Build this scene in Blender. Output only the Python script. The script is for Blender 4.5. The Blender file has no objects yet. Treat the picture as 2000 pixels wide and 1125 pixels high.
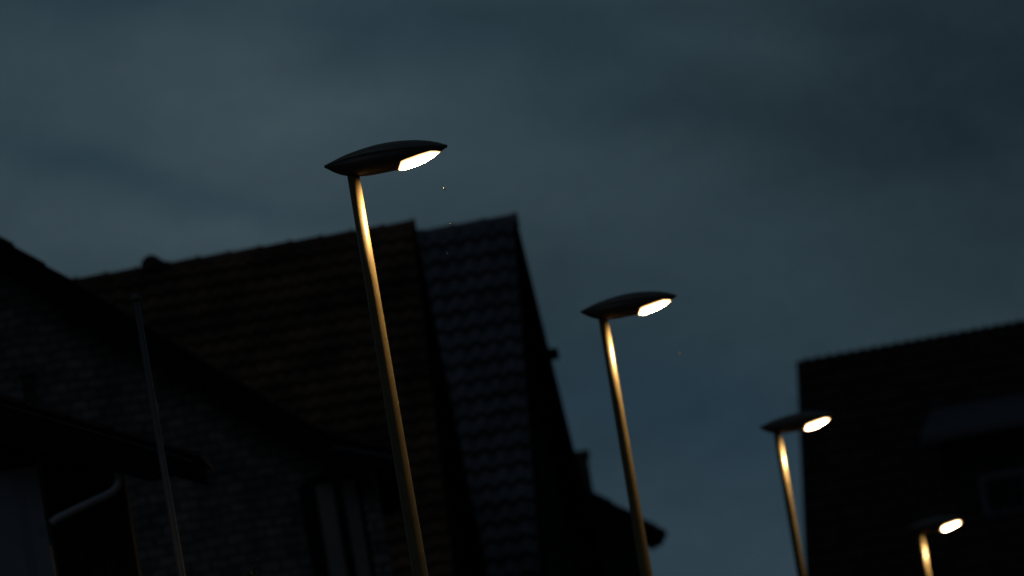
import bpy, bmesh, math, random
from mathutils import Vector, Matrix
random.seed(7)
SC = bpy.context.scene
COL = SC.collection
R = math.radians

# ------------------------------------------------------------------ camera
CAM_Z = 1.6
PITCH, ROLL = R(4.23), R(9.6)
LENS = 300.0
F = 2000 * LENS / 36.0                      # focal length in photo pixels
cam_d = bpy.data.cameras.new('camera'); cam = bpy.data.objects.new('camera', cam_d); COL.objects.link(cam)
cam_d.sensor_width = 36; cam_d.lens = LENS; cam_d.clip_start = 0.5; cam_d.clip_end = 5000
cam.location = (0, 0, CAM_Z)
cam_d.dof.use_dof = True; cam_d.dof.focus_distance = 51.6; cam_d.dof.aperture_fstop = 3.5
cam_d.dof.aperture_blades = 0
rot = Matrix.Rotation(R(90) + PITCH, 4, 'X') @ Matrix.Rotation(-ROLL, 4, 'Z')
cam.rotation_euler = rot.to_euler()
SC.camera = cam
RM = rot.to_3x3()

def W(px, py, d):
    """world point on the plane y = d that is seen at a photo pixel"""
    v = RM @ Vector(((px - 1000) / F, (562.5 - py) / F, -1.0))
    return Vector((v.x / v.y * d, d, CAM_Z + v.z / v.y * d))

def WD(px, py):
    v = RM @ Vector(((px - 1000) / F, (562.5 - py) / F, -1.0))
    return v.normalized()

# ------------------------------------------------------------------ render look
SC.view_settings.view_transform = 'Standard'
SC.view_settings.look = 'None'
SC.view_settings.exposure = 0.0
SC.view_settings.gamma = 1.0
SC.render.engine = 'CYCLES'
SC.cycles.use_denoising = True
SC.cycles.max_bounces = 5
SC.cycles.volume_bounces = 0
SC.cycles.sample_clamp_indirect = 0.2

# ------------------------------------------------------------------ node helpers
class NT:
    def __init__(s, tree): s.t = tree
    def n(s, typ, **kw):
        nd = s.t.nodes.new(typ)
        for k, v in kw.items():
            if k.startswith('i_'):
                key = k[2:]
                key = int(key) if key.isdigit() else key.replace('_', ' ')
                nd.inputs[key].default_value = v
            else: setattr(nd, k, v)
        return nd
    def l(s, a, b): s.t.links.new(a, b)
    def math(s, op, a, b=None, c=None):
        nd = s.t.nodes.new('ShaderNodeMath'); nd.operation = op
        for i, x in enumerate((a, b, c)):
            if x is None: continue
            if isinstance(x, (int, float)): nd.inputs[i].default_value = x
            else: s.t.links.new(x, nd.inputs[i])
        return nd.outputs[0]
    def mix(s, fac, a, b):
        nd = s.t.nodes.new('ShaderNodeMix'); nd.data_type = 'RGBA'
        for sock, x in ((nd.inputs[0], fac), (nd.inputs[6], a), (nd.inputs[7], b)):
            if isinstance(x, (int, float)): sock.default_value = x
            elif isinstance(x, tuple): sock.default_value = x if len(x) == 4 else (*x, 1)
            else: s.t.links.new(x, sock)
        return nd.outputs[2]

# ------------------------------------------------------------------ world: overcast dusk
world = bpy.data.worlds.new('World'); SC.world = world; world.use_nodes = True
wt = world.node_tree; wt.nodes.clear(); w = NT(wt)
tc = w.n('ShaderNodeTexCoord')
sep = w.n('ShaderNodeSeparateXYZ'); w.l(tc.outputs['Generated'], sep.inputs[0])
# clear twilight sky above the cloud deck
sky = w.n('ShaderNodeTexSky'); sky.sky_type = 'NISHITA'; sky.sun_disc = False
SUN_EL, SUN_AZ = R(1.0), R(200)
sky.sun_elevation = SUN_EL; sky.sun_rotation = SUN_AZ
sky.air_density = 1.2; sky.ozone_density = 3.0
# cloud pattern, laid out on the sky dome by direction
mp = w.n('ShaderNodeMapping'); w.l(tc.outputs['Generated'], mp.inputs[0])
mp.inputs['Rotation'].default_value = (0, R(-18), 0)   # cloud streaks lean
mp.inputs['Scale'].default_value = (9.0, 9.0, 20.0)
mp.inputs['Location'].default_value = (1.3, 0.4, 2.1)
n1 = w.n('ShaderNodeTexNoise', i_Scale=1.0, i_Detail=7.0, i_Roughness=0.5, i_Distortion=0.3)
w.l(mp.outputs[0], n1.inputs['Vector'])
n3 = w.n('ShaderNodeTexNoise', i_Scale=14.0, i_Detail=3.0, i_Roughness=0.5)
w.l(tc.outputs['Generated'], n3.inputs['Vector'])
n2 = w.n('ShaderNodeTexNoise', i_Scale=6500.0, i_Detail=1.0, i_Roughness=0.6)
w.l(tc.outputs['Generated'], n2.inputs['Vector'])
wn = w.n('ShaderNodeTexNoise', i_Scale=22.0, i_Detail=3.0, i_Roughness=0.5); w.l(tc.outputs['Generated'], wn.inputs['Vector'])
ws = w.n('ShaderNodeVectorMath', operation='SUBTRACT'); w.l(wn.outputs['Color'], ws.inputs[0]); ws.inputs[1].default_value = (.5, .5, .5)
wa = w.n('ShaderNodeVectorMath', operation='MULTIPLY_ADD'); w.l(ws.outputs[0], wa.inputs[0]); wa.inputs[1].default_value = (.030, .0, .018); w.l(tc.outputs['Generated'], wa.inputs[2])
def blob(px, py, rx, ry, ang):
    """soft elongated patch of cloud tone or vignette centred on a direction of the dome"""
    d = WD(px, py)
    sub = w.n('ShaderNodeVectorMath', operation='SUBTRACT'); w.l(wa.outputs[0], sub.inputs[0]); sub.inputs[1].default_value = d
    m = w.n('ShaderNodeMapping', vector_type='POINT'); w.l(sub.outputs[0], m.inputs[0])
    m.inputs['Rotation'].default_value = (0, R(-ang), 0)
    m2 = w.n('ShaderNodeVectorMath', operation='MULTIPLY'); w.l(m.outputs[0], m2.inputs[0])
    m2.inputs[1].default_value = (F / rx, F / max(rx, ry), F / ry)
    ln = w.n('ShaderNodeVectorMath', operation='LENGTH'); w.l(m2.outputs[0], ln.inputs[0])
    q = w.math('MULTIPLY', ln.outputs['Value'], ln.outputs['Value'])
    return w.math('POWER', 2.718, w.math('MULTIPLY', q, -1.0))
BLOBS = [  # px, py, rx, ry, angle (down-right positive), amount, blueness
    (560, 260, 640, 300, 12, .24, 0), (330, 440, 420, 60, 12, .10, 0), (150, 90, 400, 70, 4, .06, 0),
    (90, 282, 180, 40, 14, -.12, .45), (350, 335, 210, 42, 20, -.10, .45), (200, 180, 120, 50, 30, -.05, 0), (700, 160, 160, 60, -20, .05, 0), (1050, 450, 150, 70, 30, .05, 0), (210, 0, 260, 34, 4, -.16, .6),
    (930, 40, 300, 80, 14, -.14, .4), (600, 0, 900, 40, 2, -.07, .2), (520, 395, 150, 30, 10, -.05, .3),
    (1850, 120, 600, 330, -4, -.30, -.1), (1420, 470, 420, 150, 12, .07, 0), (1350, 950, 420, 300, 0, -.03, .5),  # broad dark right-hand blobs also put the lens vignette into the sky colour
    (1950, 560, 260, 240, 0, -.12, -.1), (1500, 850, 400, 300, 0, -.05, 0), (1150, 330, 260, 70, 20, .07, 0), (1240, 200, 300, 50, 10, -.06, .2),
    (1500, 60, 200, 50, 10, .06, 0), (1250, 770, 300, 90, 18, -.02, .5),
]
acc = w.math('MULTIPLY_ADD', w.math('SUBTRACT', n1.outputs['Fac'], 0.5), 0.55, 0.50)
blu = w.math('MULTIPLY_ADD', w.math('SUBTRACT', n3.outputs['Fac'], 0.5), 0.9, 0.0)
for (a, b, c, d, e, amt, bl) in BLOBS:
    g = blob(a, b, c, d, e)
    acc = w.math('MULTIPLY_ADD', g, amt, acc)
    if bl: blu = w.math('MULTIPLY_ADD', g, bl, blu)
n4 = w.n('ShaderNodeTexNoise', i_Scale=75.0, i_Detail=5.0, i_Roughness=0.62, i_Distortion=0.4); w.l(mp.outputs[0], n4.inputs['Vector']); n4.inputs['Scale'].default_value = 5.5
acc = w.math('MULTIPLY_ADD', w.math('SUBTRACT', n4.outputs['Fac'], 0.5), 0.30, acc)
acc = w.math('MULTIPLY_ADD', w.math('SUBTRACT', n2.outputs['Fac'], 0.5), 0.8, acc)
ramp = w.n('ShaderNodeValToRGB'); w.l(acc, ramp.inputs[0])
cr = ramp.color_ramp
cr.elements[0].position = 0.08; cr.elements[0].color = (0.0080, 0.0160, 0.0225, 1)
cr.elements[1].position = 1.0;  cr.elements[1].color = (0.0640, 0.0970, 0.1150, 1)
e = cr.elements.new(0.42); e.color = (0.0225, 0.0415, 0.0535, 1)
e = cr.elements.new(0.72); e.color = (0.0390, 0.0635, 0.0790, 1)
bm_ = w.n('ShaderNodeMix', data_type='RGBA', blend_type='MULTIPLY'); bm_.inputs[7].default_value = (0.74, 0.93, 1.10, 1)
w.l(ramp.outputs[0], bm_.inputs[6]); w.l(blu, bm_.inputs[0])
# the sky darkens towards the zenith and behind the camera (night side)
zen = w.n('ShaderNodeMapRange', i_1=0.12, i_2=0.75, i_3=1.0, i_4=0.45); w.l(sep.outputs[2], zen.inputs[0])
back = w.n('ShaderNodeMapRange', i_1=-0.6, i_2=0.7, i_3=0.6, i_4=1.0); w.l(sep.outputs[1], back.inputs[0])
dim = w.math('MULTIPLY', zen.outputs[0], back.outputs[0])
bg1 = w.n('ShaderNodeBackground'); w.l(bm_.outputs[2], bg1.inputs[0]); w.l(dim, bg1.inputs[1])
bg2 = w.n('ShaderNodeBackground', i_Strength=0.002); w.l(sky.outputs[0], bg2.inputs[0])
add = w.n('ShaderNodeAddShader'); w.l(bg1.outputs[0], add.inputs[0]); w.l(bg2.outputs[0], add.inputs[1])
wo = w.n('ShaderNodeOutputWorld'); w.l(add.outputs[0], wo.inputs[0])

# last twilight, very weak and broad
sun_d = bpy.data.lights.new('sun', 'SUN'); sun = bpy.data.objects.new('sun', sun_d); COL.objects.link(sun)
sun_d.energy = 0.08; sun_d.angle = R(25); sun_d.color = (0.62, 0.78, 1.0)
sun.rotation_euler = (R(52), 0, R(-24))

# ------------------------------------------------------------------ materials
def mat(name, col, rough=0.7, metal=0.0, var=0.35, scale=6.0, bump=0.0, bscale=30.0, col2=None, spec=0.4):
    m = bpy.data.materials.new(name); m.use_nodes = True
    t = NT(m.node_tree); b = m.node_tree.nodes['Principled BSDF']
    co = t.n('ShaderNodeTexCoord')
    nz = t.n('ShaderNodeTexNoise', i_Scale=scale, i_Detail=6.0, i_Roughness=0.6); t.l(co.outputs['Object'], nz.inputs['Vector'])
    c2 = col2 or tuple(c * (1 - var) for c in col)
    rp = t.n('ShaderNodeMapRange', i_1=0.32, i_2=0.68); t.l(nz.outputs['Fac'], rp.inputs[0])
    t.l(t.mix(rp.outputs[0], c2, col), b.inputs['Base Color'])
    b.inputs['Roughness'].default_value = rough; b.inputs['Metallic'].default_value = metal
    b.inputs['Specular IOR Level'].default_value = spec
    if bump:
        n3 = t.n('ShaderNodeTexNoise', i_Scale=bscale, i_Detail=5.0); t.l(co.outputs['Object'], n3.inputs['Vector'])
        bp = t.n('ShaderNodeBump', i_Strength=bump, i_Distance=0.02); t.l(n3.outputs['Fac'], bp.inputs['Height'])
        t.l(bp.outputs[0], b.inputs['Normal'])
    return m

def stone_mat(name, c1, c2, mortar, bw=0.42, bh=0.2):
    """coursed stone blocks in their own tones"""
    m = bpy.data.materials.new(name); m.use_nodes = True
    t = NT(m.node_tree); b = m.node_tree.nodes['Principled BSDF']
    co = t.n('ShaderNodeTexCoord')
    sp = t.n('ShaderNodeSeparateXYZ'); t.l(co.outputs['Object'], sp.inputs[0])
    cb = t.n('ShaderNodeCombineXYZ'); t.l(t.math('ADD', sp.outputs[0], sp.outputs[1]), cb.inputs[0]); t.l(sp.outputs[2], cb.inputs[1])
    wob = t.n('ShaderNodeTexNoise', i_Scale=2.5, i_Detail=3.0); t.l(co.outputs['Object'], wob.inputs['Vector'])
    va = t.n('ShaderNodeVectorMath', operation='MULTIPLY_ADD'); t.l(wob.outputs['Color'], va.inputs[0]); va.inputs[1].default_value = (.12, .12, 0); t.l(cb.outputs[0], va.inputs[2])
    br = t.n('ShaderNodeTexBrick', i_Scale=1.0, i_Mortar_Size=0.018, i_Bias=0.0, i_Brick_Width=bw, i_Row_Height=bh)
    br.inputs['Color1'].default_value = (*c1, 1); br.inputs['Color2'].default_value = (*c2, 1); br.inputs['Mortar'].default_value = (*mortar, 1)
    t.l(va.outputs[0], br.inputs['Vector'])
    nz = t.n('ShaderNodeTexNoise', i_Scale=3.0, i_Detail=6.0); t.l(co.outputs['Object'], nz.inputs['Vector'])
    rp = t.n('ShaderNodeMapRange', i_1=0.35, i_2=0.7, i_3=0.45, i_4=1.3); t.l(nz.outputs['Fac'], rp.inputs[0])
    ml = t.n('ShaderNodeVectorMath', operation='SCALE'); t.l(br.outputs['Color'], ml.inputs[0]); t.l(rp.outputs[0], ml.inputs['Scale'])
    t.l(ml.outputs[0], b.inputs['Base Color'])
    b.inputs['Roughness'].default_value = 0.9; b.inputs['Specular IOR Level'].default_value = 0.2
    h = t.math('ADD', t.math('MULTIPLY', br.outputs['Fac'], -1.0), nz.outputs['Fac'])
    bp = t.n('ShaderNodeBump', i_Strength=0.7, i_Distance=0.03); t.l(h, bp.inputs['Height']); t.l(bp.outputs[0], b.inputs['Normal'])
    return m

M = dict(
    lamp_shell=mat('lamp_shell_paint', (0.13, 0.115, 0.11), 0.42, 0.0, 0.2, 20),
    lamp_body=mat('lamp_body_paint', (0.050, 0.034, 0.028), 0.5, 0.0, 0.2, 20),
    pole=mat('bronze_pole_paint', (0.110, 0.080, 0.034), 0.38, 0.15, 0.25, 9),
    flagpole=mat('flagpole_metal', (0.080, 0.078, 0.082), 0.6, 0.2, 0.3, 8),
    brown_tile=mat('brown_clay_tile', (0.130, 0.076, 0.052), 0.9, 0, 0.75, 1.6, 0.5, 14, spec=.1),
    slate_tile=mat('blue_grey_tile', (0.125, 0.127, 0.155), 0.7, 0, 0.55, 2.5, 0.3, 14, spec=.3),
    dark_tile=mat('dark_tile', (0.052, 0.038, 0.037), 0.95, 0, 0.5, 3, 0.4, 14, spec=.03),
    dark_wood=mat('dark_stained_wood', (0.010, 0.009, 0.009), 0.95, 0, 0.4, 6, spec=.0),
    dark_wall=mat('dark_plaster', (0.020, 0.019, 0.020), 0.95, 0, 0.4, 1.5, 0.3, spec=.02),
    brick=stone_mat('red_brick', (0.085, 0.035, 0.025), (0.06, 0.028, 0.022), (0.07, 0.06, 0.055), .25, .08),
    stone=stone_mat('grey_stone', (0.135, 0.130, 0.130), (0.085, 0.083, 0.083), (0.06, 0.058, 0.056), .20, .105),
    annex=mat('weathered_boards', (0.035, 0.033, 0.034), 0.9, 0, 0.4, 3.0, 0.3, spec=.05),
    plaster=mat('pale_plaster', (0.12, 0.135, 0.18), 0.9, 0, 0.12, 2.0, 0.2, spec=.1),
    pale_frame=mat('pale_window_frame', (0.05, 0.05, 0.065), 0.6, 0, 0.15, 6),
    curtain=mat('pale_curtain', (0.165, 0.155, 0.155), 0.9, 0, 0.2, 5, spec=.05),
    zinc=mat('zinc_pipe', (0.16, 0.175, 0.21), 0.55, 0.2, 0.25, 8),
    zinc_roof=mat('zinc_roof', (0.055, 0.055, 0.072), 0.6, 0.1, 0.3, 3),
    asphalt=mat('asphalt', (0.05, 0.05, 0.052), 0.85, 0, 0.3, 14, 0.4, 90),
    paving=mat('paving', (0.16, 0.155, 0.15), 0.85, 0, 0.3, 8, 0.3, 50),
    grass=mat('ground_soil', (0.05, 0.06, 0.035), 0.95, 0, 0.4, 3, 0.4, 40),
    kerb=mat('kerb_stone', (0.25, 0.245, 0.235), 0.8, 0, 0.25, 6, 0.2, 40),
    paint=mat('road_paint', (0.6, 0.6, 0.58), 0.7, 0, 0.2, 10),
    bark=mat('bark', (0.09, 0.07, 0.05), 0.9, 0, 0.4, 20, 0.4),
    leaf=mat('leaf', (0.024, 0.026, 0.009), 0.9, 0, 0.4, 30, spec=.05),
    insect=mat('insect', (0.75, 0.7, 0.6), 0.6, 0, 0.1, 20),
)
def glass_mat():
    m = bpy.data.materials.new('window_glass'); m.use_nodes = True
    b = m.node_tree.nodes['Principled BSDF']
    b.inputs['Base Color'].default_value = (0.01, 0.011, 0.014, 1); b.inputs['Roughness'].default_value = 0.12
    b.inputs['Specular IOR Level'].default_value = 0.5
    return m
M['glass'] = glass_mat()
def lens_mat():
    """ribbed glass bowl: brightest over the light source, with a warm dim rim painted in for bloom"""
    m = bpy.data.materials.new('lit_lamp_lens'); m.use_nodes = True; t = NT(m.node_tree)
    b = m.node_tree.nodes['Principled BSDF']
    b.inputs['Base Color'].default_value = (0.5, 0.5, 0.48, 1); b.inputs['Roughness'].default_value = 0.2
    at = t.n('ShaderNodeAttribute', attribute_name='depth_in_bowl')
    p = t.math('POWER', at.outputs['Fac'], 1.8)
    t.l(t.math('MULTIPLY_ADD', p, LENS_EMIT, 0.75), b.inputs['Emission Strength'])
    q = t.math('MULTIPLY', at.outputs['Fac'], 2.2); q.node.use_clamp = True
    t.l(t.mix(q, (1.0, 0.50, 0.17), (1.0, 0.66, 0.36)), b.inputs['Emission Color'])  # orange towards the rim, standing in for the bloom around the lens
    return m
LENS_EMIT = 110.0
LAMP_W = 280.0
M['lens'] = lens_mat()

# ------------------------------------------------------------------ mesh helpers
def link(name, bm, m, parent=None, smooth=False):
    me = bpy.data.meshes.new(name)
    bmesh.ops.recalc_face_normals(bm, faces=bm.faces)
    bm.to_mesh(me); bm.free()
    if smooth:
        for p in me.polygons: p.use_smooth = True
    me.materials.append(m)
    o = bpy.data.objects.new(name, me); COL.objects.link(o)
    if parent: o.parent = parent
    return o

def tag(o, label=None, cat=None, group=None, kind=None):
    if label: o['label'] = label
    if cat: o['category'] = cat
    if group: o['group'] = group
    if kind: o['kind'] = kind
    return o

def empty(name, loc, rz=0.0, label=None, cat=None, group=None):
    o = bpy.data.objects.new(name, None); COL.objects.link(o); o.empty_display_size = 0.3
    o.location = loc; o.rotation_euler = (0, 0, rz)
    return tag(o, label, cat, group)

def box(bm, x0, x1, y0, y1, z0, z1, mtx=None):
    vs = [bm.verts.new((x, y, z)) for x in (x0, x1) for y in (y0, y1) for z in (z0, z1)]
    if mtx is not None:
        for v in vs: v.co = mtx @ v.co
    for f in ((0,1,3,2),(4,6,7,5),(0,4,5,1),(2,3,7,6),(0,2,6,4),(1,5,7,3)):
        bm.faces.new([vs[i] for i in f])

def loft(bm, rings, closed=True, cap=True):
    vr = [[bm.verts.new(p) for p in r] for r in rings]
    n = len(vr[0])
    for a, b in zip(vr, vr[1:]):
        for i in range(n if closed else n - 1):
            j = (i + 1) % n
            try: bm.faces.new((a[i], a[j], b[j], b[i]))
            except ValueError: pass
    if cap and closed:
        bm.faces.new(vr[0][::-1]); bm.faces.new(vr[-1])
    return vr

def tube(bm, pts, rads, seg=16, cap=True):
    pts = [Vector(p) for p in pts]; rings = []
    up = Vector((0.3, 0.9, 0.1)).normalized()
    for i, p in enumerate(pts):
        t = (pts[min(i + 1, len(pts) - 1)] - pts[max(i - 1, 0)]).normalized()
        s = t.cross(up)
        if s.length < 1e-3: s = t.cross(Vector((1, 0, 0)))
        s.normalize(); q = s.cross(t).normalized()
        r = rads[i] if isinstance(rads, (list, tuple)) else rads
        rings.append([p + (s * math.cos(a) + q * math.sin(a)) * r for a in [2 * math.pi * k / seg for k in range(seg)]])
    loft(bm, rings, True, cap)

def prism(bm, poly_xz, y0, y1):
    """polygon in x,z extruded along y"""
    a = [bm.verts.new((x, y0, z)) for x, z in poly_xz]; b = [bm.verts.new((x, y1, z)) for x, z in poly_xz]
    n = len(a); bm.faces.new(a); bm.faces.new(b[::-1])
    for i in range(n):
        j = (i + 1) % n; bm.faces.new((a[i], b[i], b[j], a[j]))

def prism_x(bm, poly_yz, x0, x1):
    a = [bm.verts.new((x0, y, z)) for y, z in poly_yz]; b = [bm.verts.new((x1, y, z)) for y, z in poly_yz]
    n = len(a); bm.faces.new(a); bm.faces.new(b[::-1])
    for i in range(n):
        j = (i + 1) % n; bm.faces.new((a[i], b[i], b[j], a[j]))

# ------------------------------------------------------------------ the ground
def sheet(name, pts, z, m, label):
    bm = bmesh.new(); bm.faces.new([bm.verts.new((x, y, z)) for x, y in pts])
    return tag(link(name, bm, m), label, None, None, 'structure')
def slab(name, pts, z0, z1, m, label):
    bm = bmesh.new()
    a = [bm.verts.new((x, y, z0)) for x, y in pts]; b = [bm.verts.new((x, y, z1)) for x, y in pts]
    bm.faces.new(b); n = len(a)
    for i in range(n): bm.faces.new((a[i], a[(i+1) % n], b[(i+1) % n], b[i]))
    return tag(link(name, bm, m), label, None, None, 'structure')
sheet('ground', [(-2500, -2500), (2500, -2500), (2500, 3500), (-2500, 3500)], 0.0, M['grass'], 'dark ground around the street')
def row(y): return -0.83 + (y - 51.7) * 0.0880      # lamp row along the kerb
sheet('road', [(row(-20) + 0.8, -20), (row(-20) + 7.5, -20), (row(132) + 7.5, 132), (row(132) + 0.8, 132)], 0.006, M['asphalt'], 'asphalt road beside the lamps')
slab('pavement', [(row(-20) - 2.2, -20), (row(-20) + 0.62, -20), (row(132) + 0.62, 132), (row(132) - 2.2, 132)], 0.0, 0.12, M['paving'], 'paved footway the lamps stand on')
slab('kerb', [(row(-20) + 0.625, -20), (row(-20) + 0.775, -20), (row(132) + 0.775, 132), (row(132) + 0.625, 132)], 0.0, 0.13, M['kerb'], 'stone kerb between footway and road')

# ------------------------------------------------------------------ street lamps
K = 0.76 / 243.7
def interp(tab, a):
    for (a0, v0), (a1, v1) in zip(tab, tab[1:]):
        if a <= a1:
            t = (a - a0) / (a1 - a0); return v0 + (v1 - v0) * t
    return tab[-1][1]
TOP = [(0, 1.5), (20, 8), (45, 15.5), (78, 21.5), (105, 24.8), (125, 25.6), (150, 25.2), (182, 21.9), (207, 16.5), (228, 9.4), (243.7, 1.5)]
BOT = [(0, -1.5), (17.5, -15.5), (30, -22), (42, -26.5), (64.6, -31), (80, -32.2), (95, -32.4), (141, -30.8), (165, -29.2), (182, -26.6), (207.8, -18.8), (228, -9.3), (243.7, -1.5)]
SEAM = [(0, 0), (40, 5), (80, 7.3), (120, 7), (162, 5.5), (210, 3), (243.7, 0)]
LENS0, LENS1 = 141.0, 229.0
def rimfrac(a):      # how far down the hull (0 seam, 1 keel) the edge of the lens lies
    if a <= LENS0: return 1.0
    return interp([(LENS0, 1.0), (149, .64), (160, .57), (185, .46), (210, .42), (220, .60), (LENS1, 1.0)], a)
def halfw(a): t = a / 243.7; return (2.0 + 37.0 * max(0.0, math.sin(math.pi * t)) ** 0.62)
def smooth_tab(tab):
    def f(a): return sum(interp(tab, min(max(a + o, 0), 243.7)) * q for o, q in ((-7, .15), (-3.5, .2), (0, .3), (3.5, .2), (7, .15)))
    return f
fTOP, fBOT, fSEAM = smooth_tab(TOP), smooth_tab(BOT), smooth_tab(SEAM)
AS = sorted(set([0, 1.5] + [i * 4.0 for i in range(1, 61)] + [LENS0, 143, 145, 147, 149, 226, LENS1, 242.5, 243.7]))
def hull(a, phi, push=0.0):   # phi 0 = near seam, pi/2 = keel, pi = far seam
    s, b, wd = fSEAM(a), fBOT(a), halfw(a)
    c = math.cos(phi); sn = math.sin(phi)
    y = -math.copysign(abs(c) ** 0.75, c) * wd
    z = s + (b - s) * (sn ** 0.8)
    return Vector((a, y * (1 + push), z + push * (b - s)))
def lid(a, phi):
    s, tp, wd = fSEAM(a), fTOP(a), halfw(a) * 1.02
    c = math.cos(phi); sn = math.sin(phi)
    return Vector((a, -math.copysign(abs(c) ** 0.8, c) * wd, s + (tp - s) * sn ** 0.9))
def head_pt(p, off): return (p - off) * K
MOUNT = Vector((53.0, 0, -27.0))     # where the head sits on its pole, in head units

def make_lamp():
    root = empty('street_lamp', (0, 0, 0))
    ph = [math.pi * k / 16 for k in range(17)]
    # pole: long steel taper
    bm = bmesh.new(); H = 1.0
    zs = [0.0, 0.6, 1.2, 3.0, 4.5, 5.6, 6.0]
    tube(bm, [(0, 0, z) for z in [0, .02, 1.3, 1.34, 3.0, 4.4, 5.6, 6.26]], [.088, .088, .086, .059, .051, .0450, .0402, .0372], 40)
    pole = link('pole', bm, M['pole'], root, True)
    bm = bmesh.new(); box(bm, -.045, .045, -.094, -.080, .45, .85); bmesh.ops.bevel(bm, geom=bm.edges[:], offset=.006, segments=1, affect='EDGES')
    link('service_door', bm, M['pole'], root)
    bm = bmesh.new(); tube(bm, [(0, 0, 0), (0, 0, .03)], [.15, .14], 24); link('base_flange', bm, M['pole'], root)
    z0 = 6.25
    # upper shell
    bm = bmesh.new()
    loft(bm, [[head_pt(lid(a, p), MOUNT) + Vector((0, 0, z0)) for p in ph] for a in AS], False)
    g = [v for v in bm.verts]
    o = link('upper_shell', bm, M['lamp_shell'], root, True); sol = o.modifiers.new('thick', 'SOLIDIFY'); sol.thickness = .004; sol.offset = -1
    # lower body with an opening for the lens
    bm = bmesh.new(); grid = {}
    def phis(a):
        """17 angles so that index 5 and 11 fall on the lens rim"""
        f = rimfrac(a); s = min(1.0, f ** (1 / 0.8)); pr = math.asin(s)
        left = [pr * k / 5 for k in range(5)]
        mid = [pr + (math.pi - 2 * pr) * k / 6 for k in range(7)]
        right = [math.pi - pr * (4 - k) / 5 for k in range(5)]
        return left + mid + right
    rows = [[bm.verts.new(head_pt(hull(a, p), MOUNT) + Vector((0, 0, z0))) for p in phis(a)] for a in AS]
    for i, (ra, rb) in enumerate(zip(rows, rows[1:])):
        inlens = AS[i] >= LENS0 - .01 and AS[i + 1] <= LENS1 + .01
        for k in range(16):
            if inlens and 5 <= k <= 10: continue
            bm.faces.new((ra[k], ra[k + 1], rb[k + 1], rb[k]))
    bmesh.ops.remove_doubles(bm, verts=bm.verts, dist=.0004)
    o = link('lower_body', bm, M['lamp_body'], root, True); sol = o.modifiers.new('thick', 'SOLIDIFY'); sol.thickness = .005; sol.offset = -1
    # lens bowl: meets the body at its rim and bulges a few mm beyond it
    bm = bmesh.new(); la = [a for a in AS if LENS0 <= a <= LENS1]; NL = 22
    lay = bm.verts.layers.float.new('depth_in_bowl')
    rows = []
    for a in la:
        ph_ = phis(a); r = []
        ea = min((a - LENS0) / 14.0, (LENS1 - a) / 20.0, 1.0)
        for k in range(NL + 1):
            e = max(0.0, min(1.0, ea)) * min(1.0, 3.2 * (0.5 - abs(k / NL - 0.5)))
            v = bm.verts.new(head_pt(hull(a, ph_[5] + (ph_[11] - ph_[5]) * k / NL, -0.02 + 0.075 * math.sqrt(e)), MOUNT) + Vector((0, 0, z0)))
            v[lay] = e; r.append(v)
        rows.append(r)
    for ra, rb in zip(rows, rows[1:]):
        for k in range(NL): bm.faces.new((ra[k], ra[k + 1], rb[k + 1], rb[k]))
    link('lens', bm, M['lens'], root, True)
    # the light the bowl throws down
    ld = bpy.data.lights.new('lamp_light', 'SPOT'); ld.energy = LAMP_W; ld.color = (1.0, 0.68, 0.33); ld.shadow_soft_size = 0.0
    ld.spot_size = math.pi; ld.spot_blend = 0.62
    lo = bpy.data.objects.new('lamp_light', ld); COL.objects.link(lo); lo.parent = root
    lo.location = (head_pt(Vector((178, 0, -27)), MOUNT) + Vector((0, 0, z0 - .016)))
    return root
def copy_tree(o, parent=None):
    c = o.copy(); COL.objects.link(c)
    if parent: c.parent = parent
    for ch in list(o.children): copy_tree(ch, c)
    return c
# pixel of the pole top (just under the head), distance
LAMPS = [((690, 343), 51.7, 'nearest and tallest street lamp with a lit lens in front of the tiled roofs'),
         ((1178, 623), 66.3, 'second street lamp from the near end, lit, standing against open sky'),
         ((1518, 846), 85.5, 'third street lamp whose glowing lens overlaps the edge of the dark house'),
         ((1797, 1041), 110.0, 'farthest and lowest street lamp, glowing in front of the dark house wall')]
lamp0 = make_lamp()
HEAD_RZ = R(1.0)
for i, ((px, py), d, lab) in enumerate(LAMPS):
    p = W(px, py, d)
    o = lamp0 if i == 0 else copy_tree(lamp0)
    o.location = (p.x, p.y, p.z - 6.25)
    o.rotation_euler = (0, 0, HEAD_RZ)
    tag(o, lab, 'street lamp', 'lit street lamps in a row along the road')
    print('lamp', i, tuple(round(c, 2) for c in o.location))

# ------------------------------------------------------------------ flagpole
p = W(265, 584, 58.5)
fl = empty('flagpole', (p.x, p.y, 0), 0, 'slim unlit metal pole with a flat cap standing before the stone gable', 'flagpole')
bm = bmesh.new(); tube(bm, [(0, 0, 0), (0, 0, 3.5), (0, 0, p.z)], [.038, .031, .0185], 24); link('pole', bm, M['flagpole'], fl, True)
bm = bmesh.new(); tube(bm, [(0, 0, p.z), (0, 0, p.z + .006), (0, 0, p.z + .008), (0, 0, p.z + .03), (0, 0, p.z + .042)], [.046, .046, .03, .026, .008], 24); link('cap', bm, M['flagpole'], fl)
bm = bmesh.new(); tube(bm, [(.028, -.035, 1.0), (.024, -.028, 3.2), (.020, -.022, p.z - .02)], .0035, 8); link('halyard', bm, M['zinc'], fl)
bm = bmesh.new(); tube(bm, [(.022, -.024, p.z - .80), (.030, -.030, p.z - .76), (.022, -.024, p.z - .70)], .005, 8); link('pole_glint', bm, M['zinc'], fl)  # thin pale sliver added as the highlight on the pole

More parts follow.
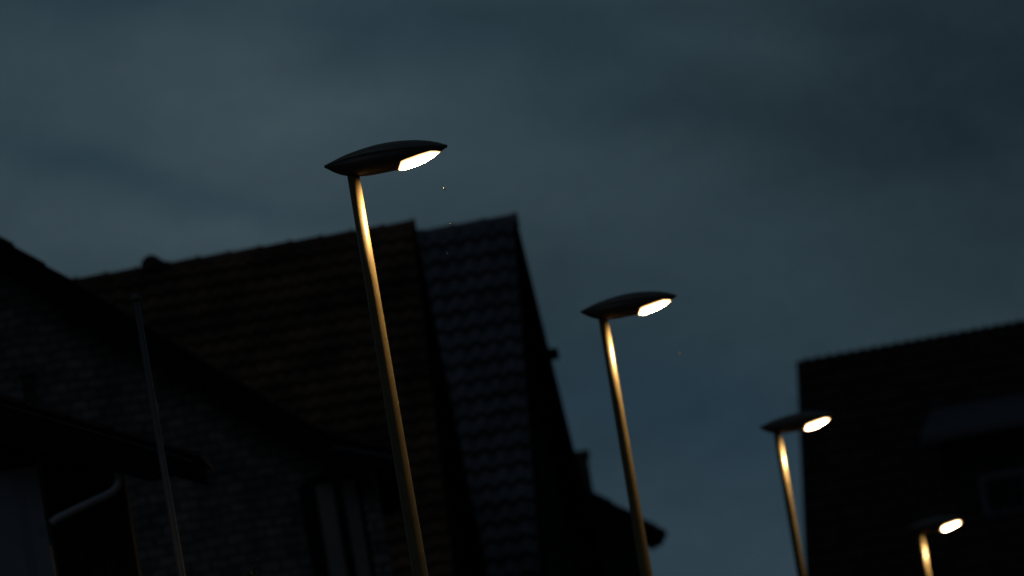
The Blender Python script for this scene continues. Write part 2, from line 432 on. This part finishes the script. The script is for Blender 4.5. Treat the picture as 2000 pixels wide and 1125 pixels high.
# ------------------------------------------------------------------ tiled roofs
def tiled_slope(bm, x0, x1, apex, down, n_courses, course, tile_w, wave, lift, rnd, up, per=8, pan=True, ragged=0.0):
    """courses of tiles laid from a ridge point. apex: point at x=0 on the ridge, down: unit vector down the slope"""
    rg = random.Random(rnd)
    nx = max(2, int(round((x1 - x0) / tile_w)))
    tw = (x1 - x0) / nx
    for c in range(n_courses):
        t0, t1 = c * course - .03, (c + 1) * course
        shift = 0 if pan else (c % 2) * .5
        offs = [rg.uniform(-1, 1) for _ in range(nx + 2)]
        top, bot, ris = [], [], []
        for i in range(nx * per + 1):
            x = x0 + tw * i / per
            u = i / per + shift; k = int(min(math.floor(u), nx))
            fr = u - math.floor(u)
            if pan: h = wave * (0.5 + 0.5 * math.sin(2 * math.pi * fr) + (0.25 if fr < .12 else 0)); 
            else: h = wave * (1 - (2 * fr - 1) ** 8)
            o = offs[k] * rnd_amp * (1 if not pan else .5)
            sag = ragged * abs(o)
            pb = apex + down * (t1 + o * .6 + (0.014 * (1 - abs(2 * fr - 1)) if pan else 0))
            pt = apex + down * t0
            top.append(bm.verts.new((x, pt.y, pt.z)) ); top[-1].co += up * (h * .9)
            b = bm.verts.new((x, pb.y, pb.z)); b.co += up * (h + lift + o); bot.append(b)
            r = bm.verts.new((x, pb.y, pb.z)); r.co += up * (h * .8 - .01); ris.append(r)
        for i in range(nx * per):
            bm.faces.new((top[i], top[i+1], bot[i+1], bot[i])); bm.faces.new((bot[i], bot[i+1], ris[i+1], ris[i]))
rnd_amp = 0.006

def ridge_caps(bm, x0, x1, y, z, r, step, seg=8, collar=1.13):
    n = max(1, int((x1 - x0) / step)); st = (x1 - x0) / n
    for k in range(n):
        xa = x0 + k * st; xb = xa + st * 1.06
        rings = []
        for x, rr in ((xa, r * .90), (xb - .04, r), (xb - .04, r * collar), (xb, r * collar)):
            rings.append([(x, y + math.cos(a) * rr, z + math.sin(a) * rr * .85 - r * .35) for a in [math.pi * 2 * j / (2 * seg) for j in range(2 * seg)]])
        loft(bm, rings)

def ridge_house(name, px_apex, d, yaw, slope, left, right, run_f, run_b, tile, walls, label, course, tile_w, wave, lift, step, pan=True, verge_w=.10, overhang=.25, end='right', rcap=.11, barge=None, collar=1.13):
    """house whose ridge runs across the view; the named end of the ridge is at px_apex"""
    P = W(*px_apex, d)
    root = empty(name, (P.x, P.y, 0), yaw, label, 'house')
    zr = P.z - rcap * .5
    # local x along the ridge, y away from the camera; apex (0,0,zr)
    x0, x1 = -left, right
    sl = R(slope); dn_f = Vector((0, -math.cos(sl), -math.sin(sl))); up_f = Vector((0, -math.sin(sl), math.cos(sl)))
    dn_b = Vector((0, math.cos(sl), -math.sin(sl))); up_b = Vector((0, math.sin(sl), math.cos(sl)))
    zf, zb = zr - run_f * math.tan(sl), zr - run_b * math.tan(sl)
    wx0, wx1 = x0 + overhang, x1 - overhang
    bm = bmesh.new()
    in_ = .35
    prism_x(bm, [(-run_f + in_, 0), (-run_f + in_, zf + in_ * math.tan(sl) - .16), (0, zr - .16), (run_b - in_, zb + in_ * math.tan(sl) - .16), (run_b - in_, 0)], wx0, wx1)
    link('wall', bm, walls, root)
    bm = bmesh.new()      # roof deck, 10 cm thick
    prism_x(bm, [(0, zr - .02), (-run_f, zf - .02), (-run_f, zf - .12), (0, zr - .14), (run_b, zb - .12), (run_b, zb - .02)], x0 + .01, x1 - .01)
    roof = link('roof', bm, M['dark_wood'], root)
    bm = bmesh.new(); apex = Vector((0, 0, zr))
    nf = int(run_f / math.cos(sl) / course); nb = int(run_b / math.cos(sl) / course)
    tiled_slope(bm, x0, x1, apex, dn_f, nf, course, tile_w, wave, lift, 3, up_f, 8, pan)
    tiled_slope(bm, x0, x1, apex, dn_b, nb, course, tile_w, wave, lift, 4, up_b, 4, pan)
    link('tile_covering', bm, tile, roof)
    bm = bmesh.new(); ridge_caps(bm, x0 - .03, x1 + .02, 0, zr + .03, rcap, step, 8, collar); link('ridge_cap', bm, tile, roof, False)
    for sgn, xe in ((-1, x0), (1, x1)):
        for dn, up, run, zz in ((dn_f, up_f, run_f, zf), (dn_b, up_b, run_b, zb)):
            bm = bmesh.new(); L = run / math.cos(sl)
            yy, ze = (-run if dn.y < 0 else run), zz
            a = xe if sgn > 0 else xe - .03
            hgt = .26
            prism_x(bm, [(0, zr + .05), (yy, ze + .05), (yy, ze - hgt), (0, zr - hgt)], a, a + .03)
            link('bargeboard', bm, barge or M['dark_wood'], roof)
    for yy, ze in ((-run_f, zf), (run_b, zb)):
        bm = bmesh.new(); y_ = yy + (-.07 if yy < 0 else .07)
        rr = .065
        rings = [[(x, y_ + math.cos(a) * q, ze - .03 + math.sin(a) * q) for q, aa in ((rr, 0), (rr - .008, 1)) for a in ([math.pi + math.pi * k / 8 for k in range(9)] if aa == 0 else [2 * math.pi - math.pi * k / 8 for k in range(9)])] for x in (x0 + .02, x1 - .02)]
        loft(bm, rings); link('gutter', bm, M['zinc_roof'], roof)
    return root, roof, zr

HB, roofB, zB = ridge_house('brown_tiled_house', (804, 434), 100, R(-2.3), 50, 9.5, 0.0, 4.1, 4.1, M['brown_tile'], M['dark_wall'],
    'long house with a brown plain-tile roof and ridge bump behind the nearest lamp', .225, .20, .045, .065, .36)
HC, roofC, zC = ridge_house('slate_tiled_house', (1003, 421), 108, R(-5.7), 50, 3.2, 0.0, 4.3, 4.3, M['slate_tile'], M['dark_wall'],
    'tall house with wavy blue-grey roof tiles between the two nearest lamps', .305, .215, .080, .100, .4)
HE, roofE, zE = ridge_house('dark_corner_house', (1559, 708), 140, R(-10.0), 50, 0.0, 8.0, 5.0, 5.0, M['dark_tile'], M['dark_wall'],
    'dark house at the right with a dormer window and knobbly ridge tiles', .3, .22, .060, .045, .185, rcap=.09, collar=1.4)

# lump on the ridge of the brown house: a ridge vent cowl
q = HB.matrix_basis.inverted() @ W(298, 505, 100)
bm = bmesh.new()
prof = [(-.17, 0), (-.165, .05), (-.15, .115), (-.10, .165), (-.03, .185), (.03, .165), (.08, .115), (.15, .06), (.22, .02), (.24, 0)]
rings = []
for k in range(9):
    y = -.15 + .30 * k / 8; s = math.sqrt(max(0.0, 1 - (y / .152) ** 2)) * .95 + .05
    rings.append([(x * (0.6 + .4 * s), y, z * s) for x, z in prof])
loft(bm, rings)
for v in bm.verts: v.co += Vector((q.x, 0, zB + .02))
tag(link('vent_cowl', bm, M['dark_tile'], roofB, True), None)

# purlin ends poking out of the rear verge of the slate house
bm = bmesh.new()
q = HC.matrix_basis.inverted() @ W(1064, 680, 108)
sl = R(50)
PURLIN = (zC - q.z) / math.tan(sl)
prism_x(bm, [(PURLIN - .1, q.z - .05), (PURLIN + .10, q.z - .07), (PURLIN + .12, q.z + .05), (PURLIN - .1, q.z + .07)], -.3, .13)
link('purlin', bm, M['dark_wood'], roofC)

# ------------------------------------------------------------------ dormer on the right-hand house
Ei = HE.matrix_basis.inverted()
sl = R(50)
def on_E(px, py, ylocal_from=0.0):
    """local x,z of a pixel on the plane of the dormer front"""
    return Ei @ W(px, py, 140 - ylocal_from)
dy = 2.6
a = on_E(1916, 930, dy); b = on_E(1924, 1018, dy)
fx0 = a.x - .35; z_top = a.z + .22; z_bot = b.z - .15; yfr = -dy
dm_parts = HE
fx1 = fx0 + 2.6
bm = bmesh.new()
prism_x(bm, [(yfr, z_bot - .3), (yfr, z_top + .42), (-(zE - z_top - .42) / math.tan(sl) + .1, z_top + .42), (-(zE - z_bot) / math.tan(sl) + .6, z_bot - .3)], fx0, fx1)
dormer = link('dormer', bm, M['dark_wall'], HE)
bm = bmesh.new()
c1 = on_E(1824, 826, dy)
zt0, zt1 = z_top + .56, z_top + 1.12
ox0 = fx0 - .40
prism_x(bm, [(yfr - .3, zt0 - .13), (yfr - .3, zt0), (-(zE - zt1) / math.tan(sl) + .15, zt1), (-(zE - zt1) / math.tan(sl) + .15, zt1 - .13)], ox0, fx1 + .4)
link('dormer_roof', bm, M['zinc_roof'], dormer)
wx0, wx1, wz0, wz1 = a.x, a.x + 1.5, b.z, a.z
bm = bmesh.new()
t_ = .11
for (xa, xb, za, zb_) in ((wx0, wx1, wz1 - t_, wz1), (wx0, wx1, wz0, wz0 + t_), (wx0, wx0 + t_, wz0 + t_, wz1 - t_), (wx1 - t_, wx1, wz0 + t_, wz1 - t_), ((wx0+wx1)/2 - .04, (wx0+wx1)/2 + .04, wz0 + t_, wz1 - t_)):
    box(bm, xa, xb, yfr - .05, yfr - .003, za, zb_)
wf = link('window', bm, M['pale_frame'], dormer)
bm = bmesh.new(); box(bm, wx0 + t_ + .002, wx1 - t_ - .002, yfr - .02, yfr - .006, wz0 + t_ + .002, wz1 - t_ - .002); link('pane', bm, M['glass'], wf)

# ------------------------------------------------------------------ stone gable house at the left
DA = 85.0
def rel(root, v): return v - Vector(root.location)
kA = W(636, 855, DA); tA = W(768, 878, DA - .4); uA = W(40, 497, DA)
slopeA = (uA.z - kA.z) / (kA.x - uA.x)
axA = kA.x - 5.6; azA = kA.z + 5.6 * slopeA
HA = empty('stone_gable_house', (axA, DA, 0), R(1.8), 'stone house at the left whose gable verge runs down behind the slim pole', 'house')
K_ = kA.x - axA; TX = tA.x - axA; ztA = tA.z
def roof_z(x):
    x = abs(x)
    if x <= K_: return azA - x * slopeA
    return kA.z + (x - K_) * (ztA - kA.z) / (TX - K_)
wallx = TX - .22
bm = bmesh.new()
prism(bm, [(-wallx, 0), (-wallx, roof_z(wallx) - .22), (-K_, roof_z(K_) - .22), (0, azA - .22), (K_, roof_z(K_) - .22), (wallx, roof_z(wallx) - .22), (wallx, 0)], 0.0, 9.0)
link('wall', bm, M['stone'], HA)
bm = bmesh.new()
prism(bm, [(-TX, ztA), (-K_, roof_z(K_)), (0, azA), (K_, roof_z(K_)), (TX, ztA), (TX, ztA - .14), (K_, roof_z(K_) - .16), (0, azA - .16), (-K_, roof_z(K_) - .16), (-TX, ztA - .14)], -.45, 9.3)
roofA = link('roof', bm, M['dark_wood'], HA)
# tiles as courses running along the depth, their stepped ends seen at the verge
bm = bmesh.new(); rg = random.Random(5)
for s in (-1, 1):
    x = 0.02; k = 0
    while x < TX - .05:
        xn = min(x + .31, TX + .04)
        z0_, z1_ = roof_z(x), roof_z(xn)
        th = .055 + rg.uniform(-.008, .012)
        e0 = -.50 + rg.uniform(-.015, .015)
        prism(bm, [(s * x, z0_ + .004), (s * xn, z1_ + .004), (s * xn, z1_ + th), (s * x, z0_ + .02)], e0, 9.34)
        x += .28; k += 1
link('tile_covering', bm, M['dark_tile'], roofA)
for s in (-1, 1):
    bm = bmesh.new()
    h1 = .34
    prism(bm, [(0, azA - .01), (s * K_, roof_z(K_) - .01), (s * TX, ztA - .01), (s * TX, ztA - .17), (s * K_, roof_z(K_) - h1), (0, azA - h1)], -.482, -.452)
    link('bargeboard', bm, M['dark_wood'], roofA)
bm = bmesh.new(); tube(bm, [(K_ + .05, -.50, roof_z(K_ + .05) - .10), (TX, -.50, ztA - .08)], .016, 8); link('verge_trim', bm, M['zinc_roof'], roofA)
bm = bmesh.new(); ridge_pts = [(x, .10) for x in ()]
for k in range(28):
    y0 = -.5 + k * .352
    tube(bm, [(0, y0, azA + .03), (0, y0 + .30, azA + .03), (0, y0 + .30, azA + .03), (0, y0 + .36, azA + .03)], [.10, .11, .125, .125], 12)
link('ridge_cap', bm, M['dark_tile'], roofA)
for s in (-1, 1):       # pale line of the gutter seen along the flared eave
    bm = bmesh.new(); tube(bm, [(s * (TX + .05), -.5, ztA - .03), (s * (TX + .05), 9.3, ztA - .03)], .06, 12); link('gutter', bm, M['dark_wood'], roofA, True)
# window with pale curtains
Ai = lambda v: v - Vector((axA, DA, 0))
a = Ai(W(590, 945, DA)); b = Ai(W(712, 950, DA))
wx0 = a.x - .04; wx1 = b.x - .05; wtop = a.z - .02; wbot = wtop - 1.75
bm = bmesh.new()
box(bm, wx0 - .04, wx1 + .04, -.06, -.003, wbot - .12, wbot)
sill_bm = bm
bm = bmesh.new()
mid = wx0 + (wx1 - wx0) * .62
for (xa, xb, za, zb_) in ((wx0, wx0 + .15, wbot, wtop), (mid - .035, mid + .045, wbot, wtop), (wx1 - .03, wx1, wbot, wtop)):
    box(bm, xa, xb, -.045, -.004, za, zb_)
# shallow segmental head
prism(bm, [(wx0, wtop), (wx1, wtop), (wx1 - .1, wtop + .06), ((wx0 + wx1) / 2, wtop + .10), (wx0 + .1, wtop + .06)], -.045, -.004)
wA = link('window', bm, M['dark_wood'], HA)
link('sill', sill_bm, M['kerb'], wA)
def curtain(x0, x1):
    bm = bmesh.new(); n = 24
    rings = [[(x0 + (x1 - x0) * i / n, -.020 + .006 * math.sin(i * 1.7), z) for i in range(n + 1)] + [(x1, -.005, z), (x0, -.005, z)] for z in (wbot + .002, wtop - .004)]
    loft(bm, rings); link('curtain', bm, M['curtain'], wA)
curtain(wx0 + .153, mid - .038); curtain(mid + .048, wx1 - .033)

# ------------------------------------------------------------------ low pale house in the lower left corner
DF = 62.0
e0 = W(380, 891, DF); e1 = W(0, 778, DF)
slF = (e1.z - e0.z) / (e0.x - e1.x)
apx = e0.x - 4.2; apz = e0.z + 4.2 * slF
HF = empty('pale_low_house', (apx, DF + .5, 0), 0, 'low house at the bottom left with pale plaster wall, deep eave and bent downpipe', 'house')
Fi = lambda v: v - Vector((apx, DF + .5, 0))
rzF = lambda x: apz - abs(x) * slF
TXF = 4.2
cw = Fi(W(86, 1000, DF + .5)).x           # corner of the pale wall
bm = bmesh.new()
prism(bm, [(-3.6, 0), (-3.6, rzF(3.6) - .2), (0, apz - .2), (cw, rzF(cw) - .2), (cw, 0)], 0, 1.5)
link('wall', bm, M['plaster'], HF)
# timber clad gable head above the pale wall
gz = Fi(W(40, 905, DF)).z
bm = bmesh.new()
x = -3.6
while x < cw:
    xb = min(x + .13, cw); prism(bm, [(x, gz), (x, rzF(x) - .17), (xb - .006, rzF(xb) - .17), (xb - .006, gz)] if rzF(x) - .17 > gz + .01 else [(x, gz - .01), (x, gz), (xb - .006, gz), (xb - .006, gz - .01)], -.035, -.003); x += .13
link('gable_cladding', bm, M['dark_wood'], HF)
# recessed boarded annex between the pale wall and the stone house
aw = Fi(W(250, 1000, DF + 1.2)).x
bm = bmesh.new(); x = cw + .004; k = 0
rg = random.Random(9)
while x < aw:
    box(bm, x, min(x + .105, aw), .70 + (k % 2) * .03, .9, 0, rzF(x + .11) - .17); x += .112; k += 1
box(bm, cw + .004, aw - .01, .905, 1.45, 0, rzF(aw) - .24)
link('annex_boarding', bm, M['annex'], HF)
bm = bmesh.new()
prism(bm, [(-TXF, rzF(TXF)), (0, apz), (TXF, rzF(TXF)), (TXF, rzF(TXF) - .13), (0, apz - .16), (-TXF, rzF(TXF) - .13)], -.5, 1.3)
roofF = link('roof', bm, M['dark_wood'], HF)
bm = bmesh.new()
for s in (-1, 1):
    x = 0.02
    while x < TXF - .02:
        xn = min(x + .33, TXF + .05)
        prism(bm, [(s * x, rzF(x) + .004), (s * xn, rzF(xn) + .004), (s * xn, rzF(xn) + .045), (s * x, rzF(x) + .018)], -.53, 1.33); x += .30
link('tile_covering', bm, M['dark_tile'], roofF)
for s in (-1, 1):
    bm = bmesh.new()
    prism(bm, [(0, apz - .005), (s * TXF, rzF(TXF) - .005), (s * TXF, rzF(TXF) - .12), (s * (TXF - .35), rzF(TXF - .35) - .30), (0, apz - .42)], -.53, -.503)
    link('bargeboard', bm, M['dark_wood'], roofF)
    bm = bmesh.new(); tube(bm, [(s * (TXF - 1.6), -.538, rzF(TXF - 1.6) - .045), (s * (TXF - .02), -.538, rzF(TXF - .02) - .045)], .005, 6)
    link('verge_trim', bm, M['zinc_roof'], roofF)
# chimney stub on the low roof
a = Fi(W(42, 733, DF + 1.5)); b = Fi(W(68, 733, DF + 1.5))
bm = bmesh.new(); cx = (a.x + b.x) / 2; hw = (b.x - a.x) / 2
box(bm, cx - hw, cx + hw, .8, .8 + 2 * hw, rzF(cx) - .1, a.z - .03); box(bm, cx - hw - .012, cx + hw + .012, .79, .812 + 2 * hw, a.z - .029, a.z)
link('chimney', bm, M['dark_tile'], roofF)
# downpipe
pts = [Fi(W(x, y, DF + .1)) for x, y in ((222, 893), (229, 915), (232, 938), (226, 953), (212, 964), (180, 979), (140, 998), (112, 1012), (100, 1022))]
end = pts[-1]; 
pts += [Vector((cw - .02, -.06, end.z - .06)), Vector((cw - .035, -.06, end.z - .14)), Vector((cw - .035, -.06, 0.1))]
def smooth_path(pts, n=5):
    out = []
    for i in range(len(pts) - 1):
        p0, p1, p2, p3 = pts[max(i-1,0)], pts[i], pts[i+1], pts[min(i+2, len(pts)-1)]
        for k in range(n):
            t = k / n
            out.append(0.5 * ((2*p1) + (-p0+p2)*t + (2*p0-5*p1+4*p2-p3)*t*t + (-p0+3*p1-3*p2+p3)*t**3))
    out.append(pts[-1]); return out
bm = bmesh.new(); tube(bm, smooth_path(pts[:9]), .031, 16)
link('downpipe', bm, M['zinc'], HF, True)

# ------------------------------------------------------------------ far house behind the slate roof
DD = 126.0
k0 = W(1163, 968, DD); k1 = W(1292, 1038, DD)
slD = (k0.z - k1.z) / (k1.x - k0.x)
axD = k1.x - 4.0; azD = k1.z + 4.0 * slD
# the ridge is cut off by the slate house, so keep it lower than that roof
HD = empty('far_gable_house', (axD, DD, 0), R(1.0), 'far house whose eave and chimney show right of the slate roof', 'house')
rzD = lambda x: azD - abs(x) * slD
wD = W(1256, 1090, DD).x - axD
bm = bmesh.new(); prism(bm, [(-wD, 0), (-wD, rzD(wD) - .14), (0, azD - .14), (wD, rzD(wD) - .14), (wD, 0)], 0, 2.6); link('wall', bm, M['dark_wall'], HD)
bm = bmesh.new(); prism(bm, [(-4.0, rzD(4)), (0, azD), (4.0, rzD(4)), (3.93, rzD(4) - .15), (0, azD - .16), (-3.93, rzD(4) - .15)], -.3, 2.8)
roofD = link('roof', bm, M['dark_wood'], HD)
bm = bmesh.new()
for s in (-1, 1):
    x = .02
    while x < 3.98:
        xn = min(x + .33, 4.05); prism(bm, [(s*x, rzD(x) + .003), (s*xn, rzD(xn) + .003), (s*xn, rzD(xn) + .05), (s*x, rzD(x) + .02)], -.32, 2.82); x += .30
link('tile_covering', bm, M['dark_tile'], roofD)
bm = bmesh.new(); tube(bm, [(4.02, -.33, rzD(4) - .05), (4.02, 2.8, rzD(4) - .05)], .05, 12); link('gutter', bm, M['dark_wood'], roofD)
cA = W(1150, 878, DD + 1.0); cB = W(1162, 965, DD)
bm = bmesh.new(); cx1 = cA.x - axD - .02; zt = cA.z
box(bm, cx1 - .75, cx1, .9, 1.5, rzD(cx1) - .8, zt - .12); box(bm, cx1 - .80, cx1 + .035, .86, 1.54, zt - .118, zt)
link('chimney', bm, M['brick'], roofD)

# ------------------------------------------------------------------ sapling whose top twig just enters the frame
p = W(492, 1098, 50.0)
TR = empty('young_tree', (p.x, p.y, 0), 0, 'leafy twig tip of a young tree at the bottom edge before the stone wall', 'tree')
bm = bmesh.new(); rg = random.Random(21)
H_ = p.z - .25
tips = []
tube(bm, [(0, 0, 0), (.02, .01, 1.2), (-.02, 0, 2.4), (.0, 0, H_)], [.035, .028, .018, .006], 10)
for k in range(16):
    z = 1.5 + (H_ - 1.5) * k / 16; an = k * 2.4; L = .75 * (1 - k / 22)
    e_ = Vector((math.cos(an) * L * .7, math.sin(an) * L * .7, min(z + L * .8, H_ - .12)))
    mid_ = Vector((math.cos(an) * L * .35, math.sin(an) * L * .35, (z + e_.z) / 2 - .03))
    tube(bm, [(0, 0, z), mid_, e_], [.010, .007, .003], 6); tips += [(Vector((0, 0, z)), mid_, e_)]
for dx, dz in ((-.055, .20), (.035, .245), (.05, .10), (-.01, .17)):
    tube(bm, [(0, 0, H_ - .1), (dx * .5, 0, H_ + dz * .45), (dx, .01, H_ + dz)], [.005, .0035, .0018], 6); tips += [(Vector((0, 0, H_)), Vector((dx * .5, 0, H_ + dz * .5)), Vector((dx, .01, H_ + dz)))]
link('trunk', bm, M['bark'], TR)
bm = bmesh.new()
def leaf(bm, c, L, rg):
    m = Matrix.Rotation(rg.uniform(0, 6.28), 3, 'Z') @ Matrix.Rotation(rg.uniform(-1.0, .6), 3, 'Y') @ Matrix.Rotation(rg.uniform(-.8, .8), 3, 'X')
    pts = [(0, 0, 0), (.3 * L, .22 * L, .02 * L), (.65 * L, .2 * L, .03 * L), (L, 0, -.06 * L), (.65 * L, -.2 * L, .03 * L), (.3 * L, -.22 * L, .02 * L)]
    bm.faces.new([bm.verts.new(c + m @ Vector(q)) for q in pts])
for a_, b_, c_ in tips[:16]:
    for k in range(26):
        t = rg.uniform(.3, 1.05); q = b_.lerp(c_, (t - .5) * 2) if t > .5 else a_.lerp(b_, t * 2)
        q = q + Vector([rg.uniform(-.05, .05) for _ in range(3)])
        if q.z < H_ - .1: leaf(bm, q, rg.uniform(.05, .08), rg)
for a_, b_, c_ in tips[16:]:
    for k in range(3): leaf(bm, b_.lerp(c_, .5 + .25 * k), rg.uniform(.03, .05), rg)
link('crown', bm, M['leaf'], TR)

# ------------------------------------------------------------------ insects drifting under the lamps
def insect(px, py, d, size, lab, tilt):
    bm = bmesh.new()
    tube(bm, [(0, 0, -.5), (0, 0, -.3), (0, 0, .1), (0, 0, .32), (0, 0, .5)], [.03, .11, .12, .10, .02], 8)
    for s in (-1, 1):
        pts = [(0, 0, .25), (s * .16, .10, .40), (s * .24, .22, .18), (s * .18, .24, -.18), (0, .05, -.05)]
        lo = [bm.verts.new(q) for q in pts]; hi = [bm.verts.new((q[0], q[1] + .012, q[2])) for q in pts]
        bm.faces.new(lo); bm.faces.new(hi[::-1])
        for i in range(5): bm.faces.new((lo[i], hi[i], hi[(i+1) % 5], lo[(i+1) % 5]))
    o = link('insect', bm, M['insect']); o.location = W(px, py, d); o.scale = (size,) * 3; o.rotation_euler = (0, tilt, 0)
    tag(o, lab, 'insect', 'tiny insects caught in the lamplight')
insect(868, 369, 51.6, .026, 'brightest tiny insect just under the tip of the nearest lamp', R(-28))
insect(880, 438, 51.5, .020, 'tiny insect lower down at the ridge line of the slate roof', R(-40))
insect(874, 495, 51.4, .015, 'faint tiny insect in front of the upper slate tiles', R(-35))
insect(1327, 690, 68.6, .030, 'faint insect in the open sky below the second lamp', R(-10))
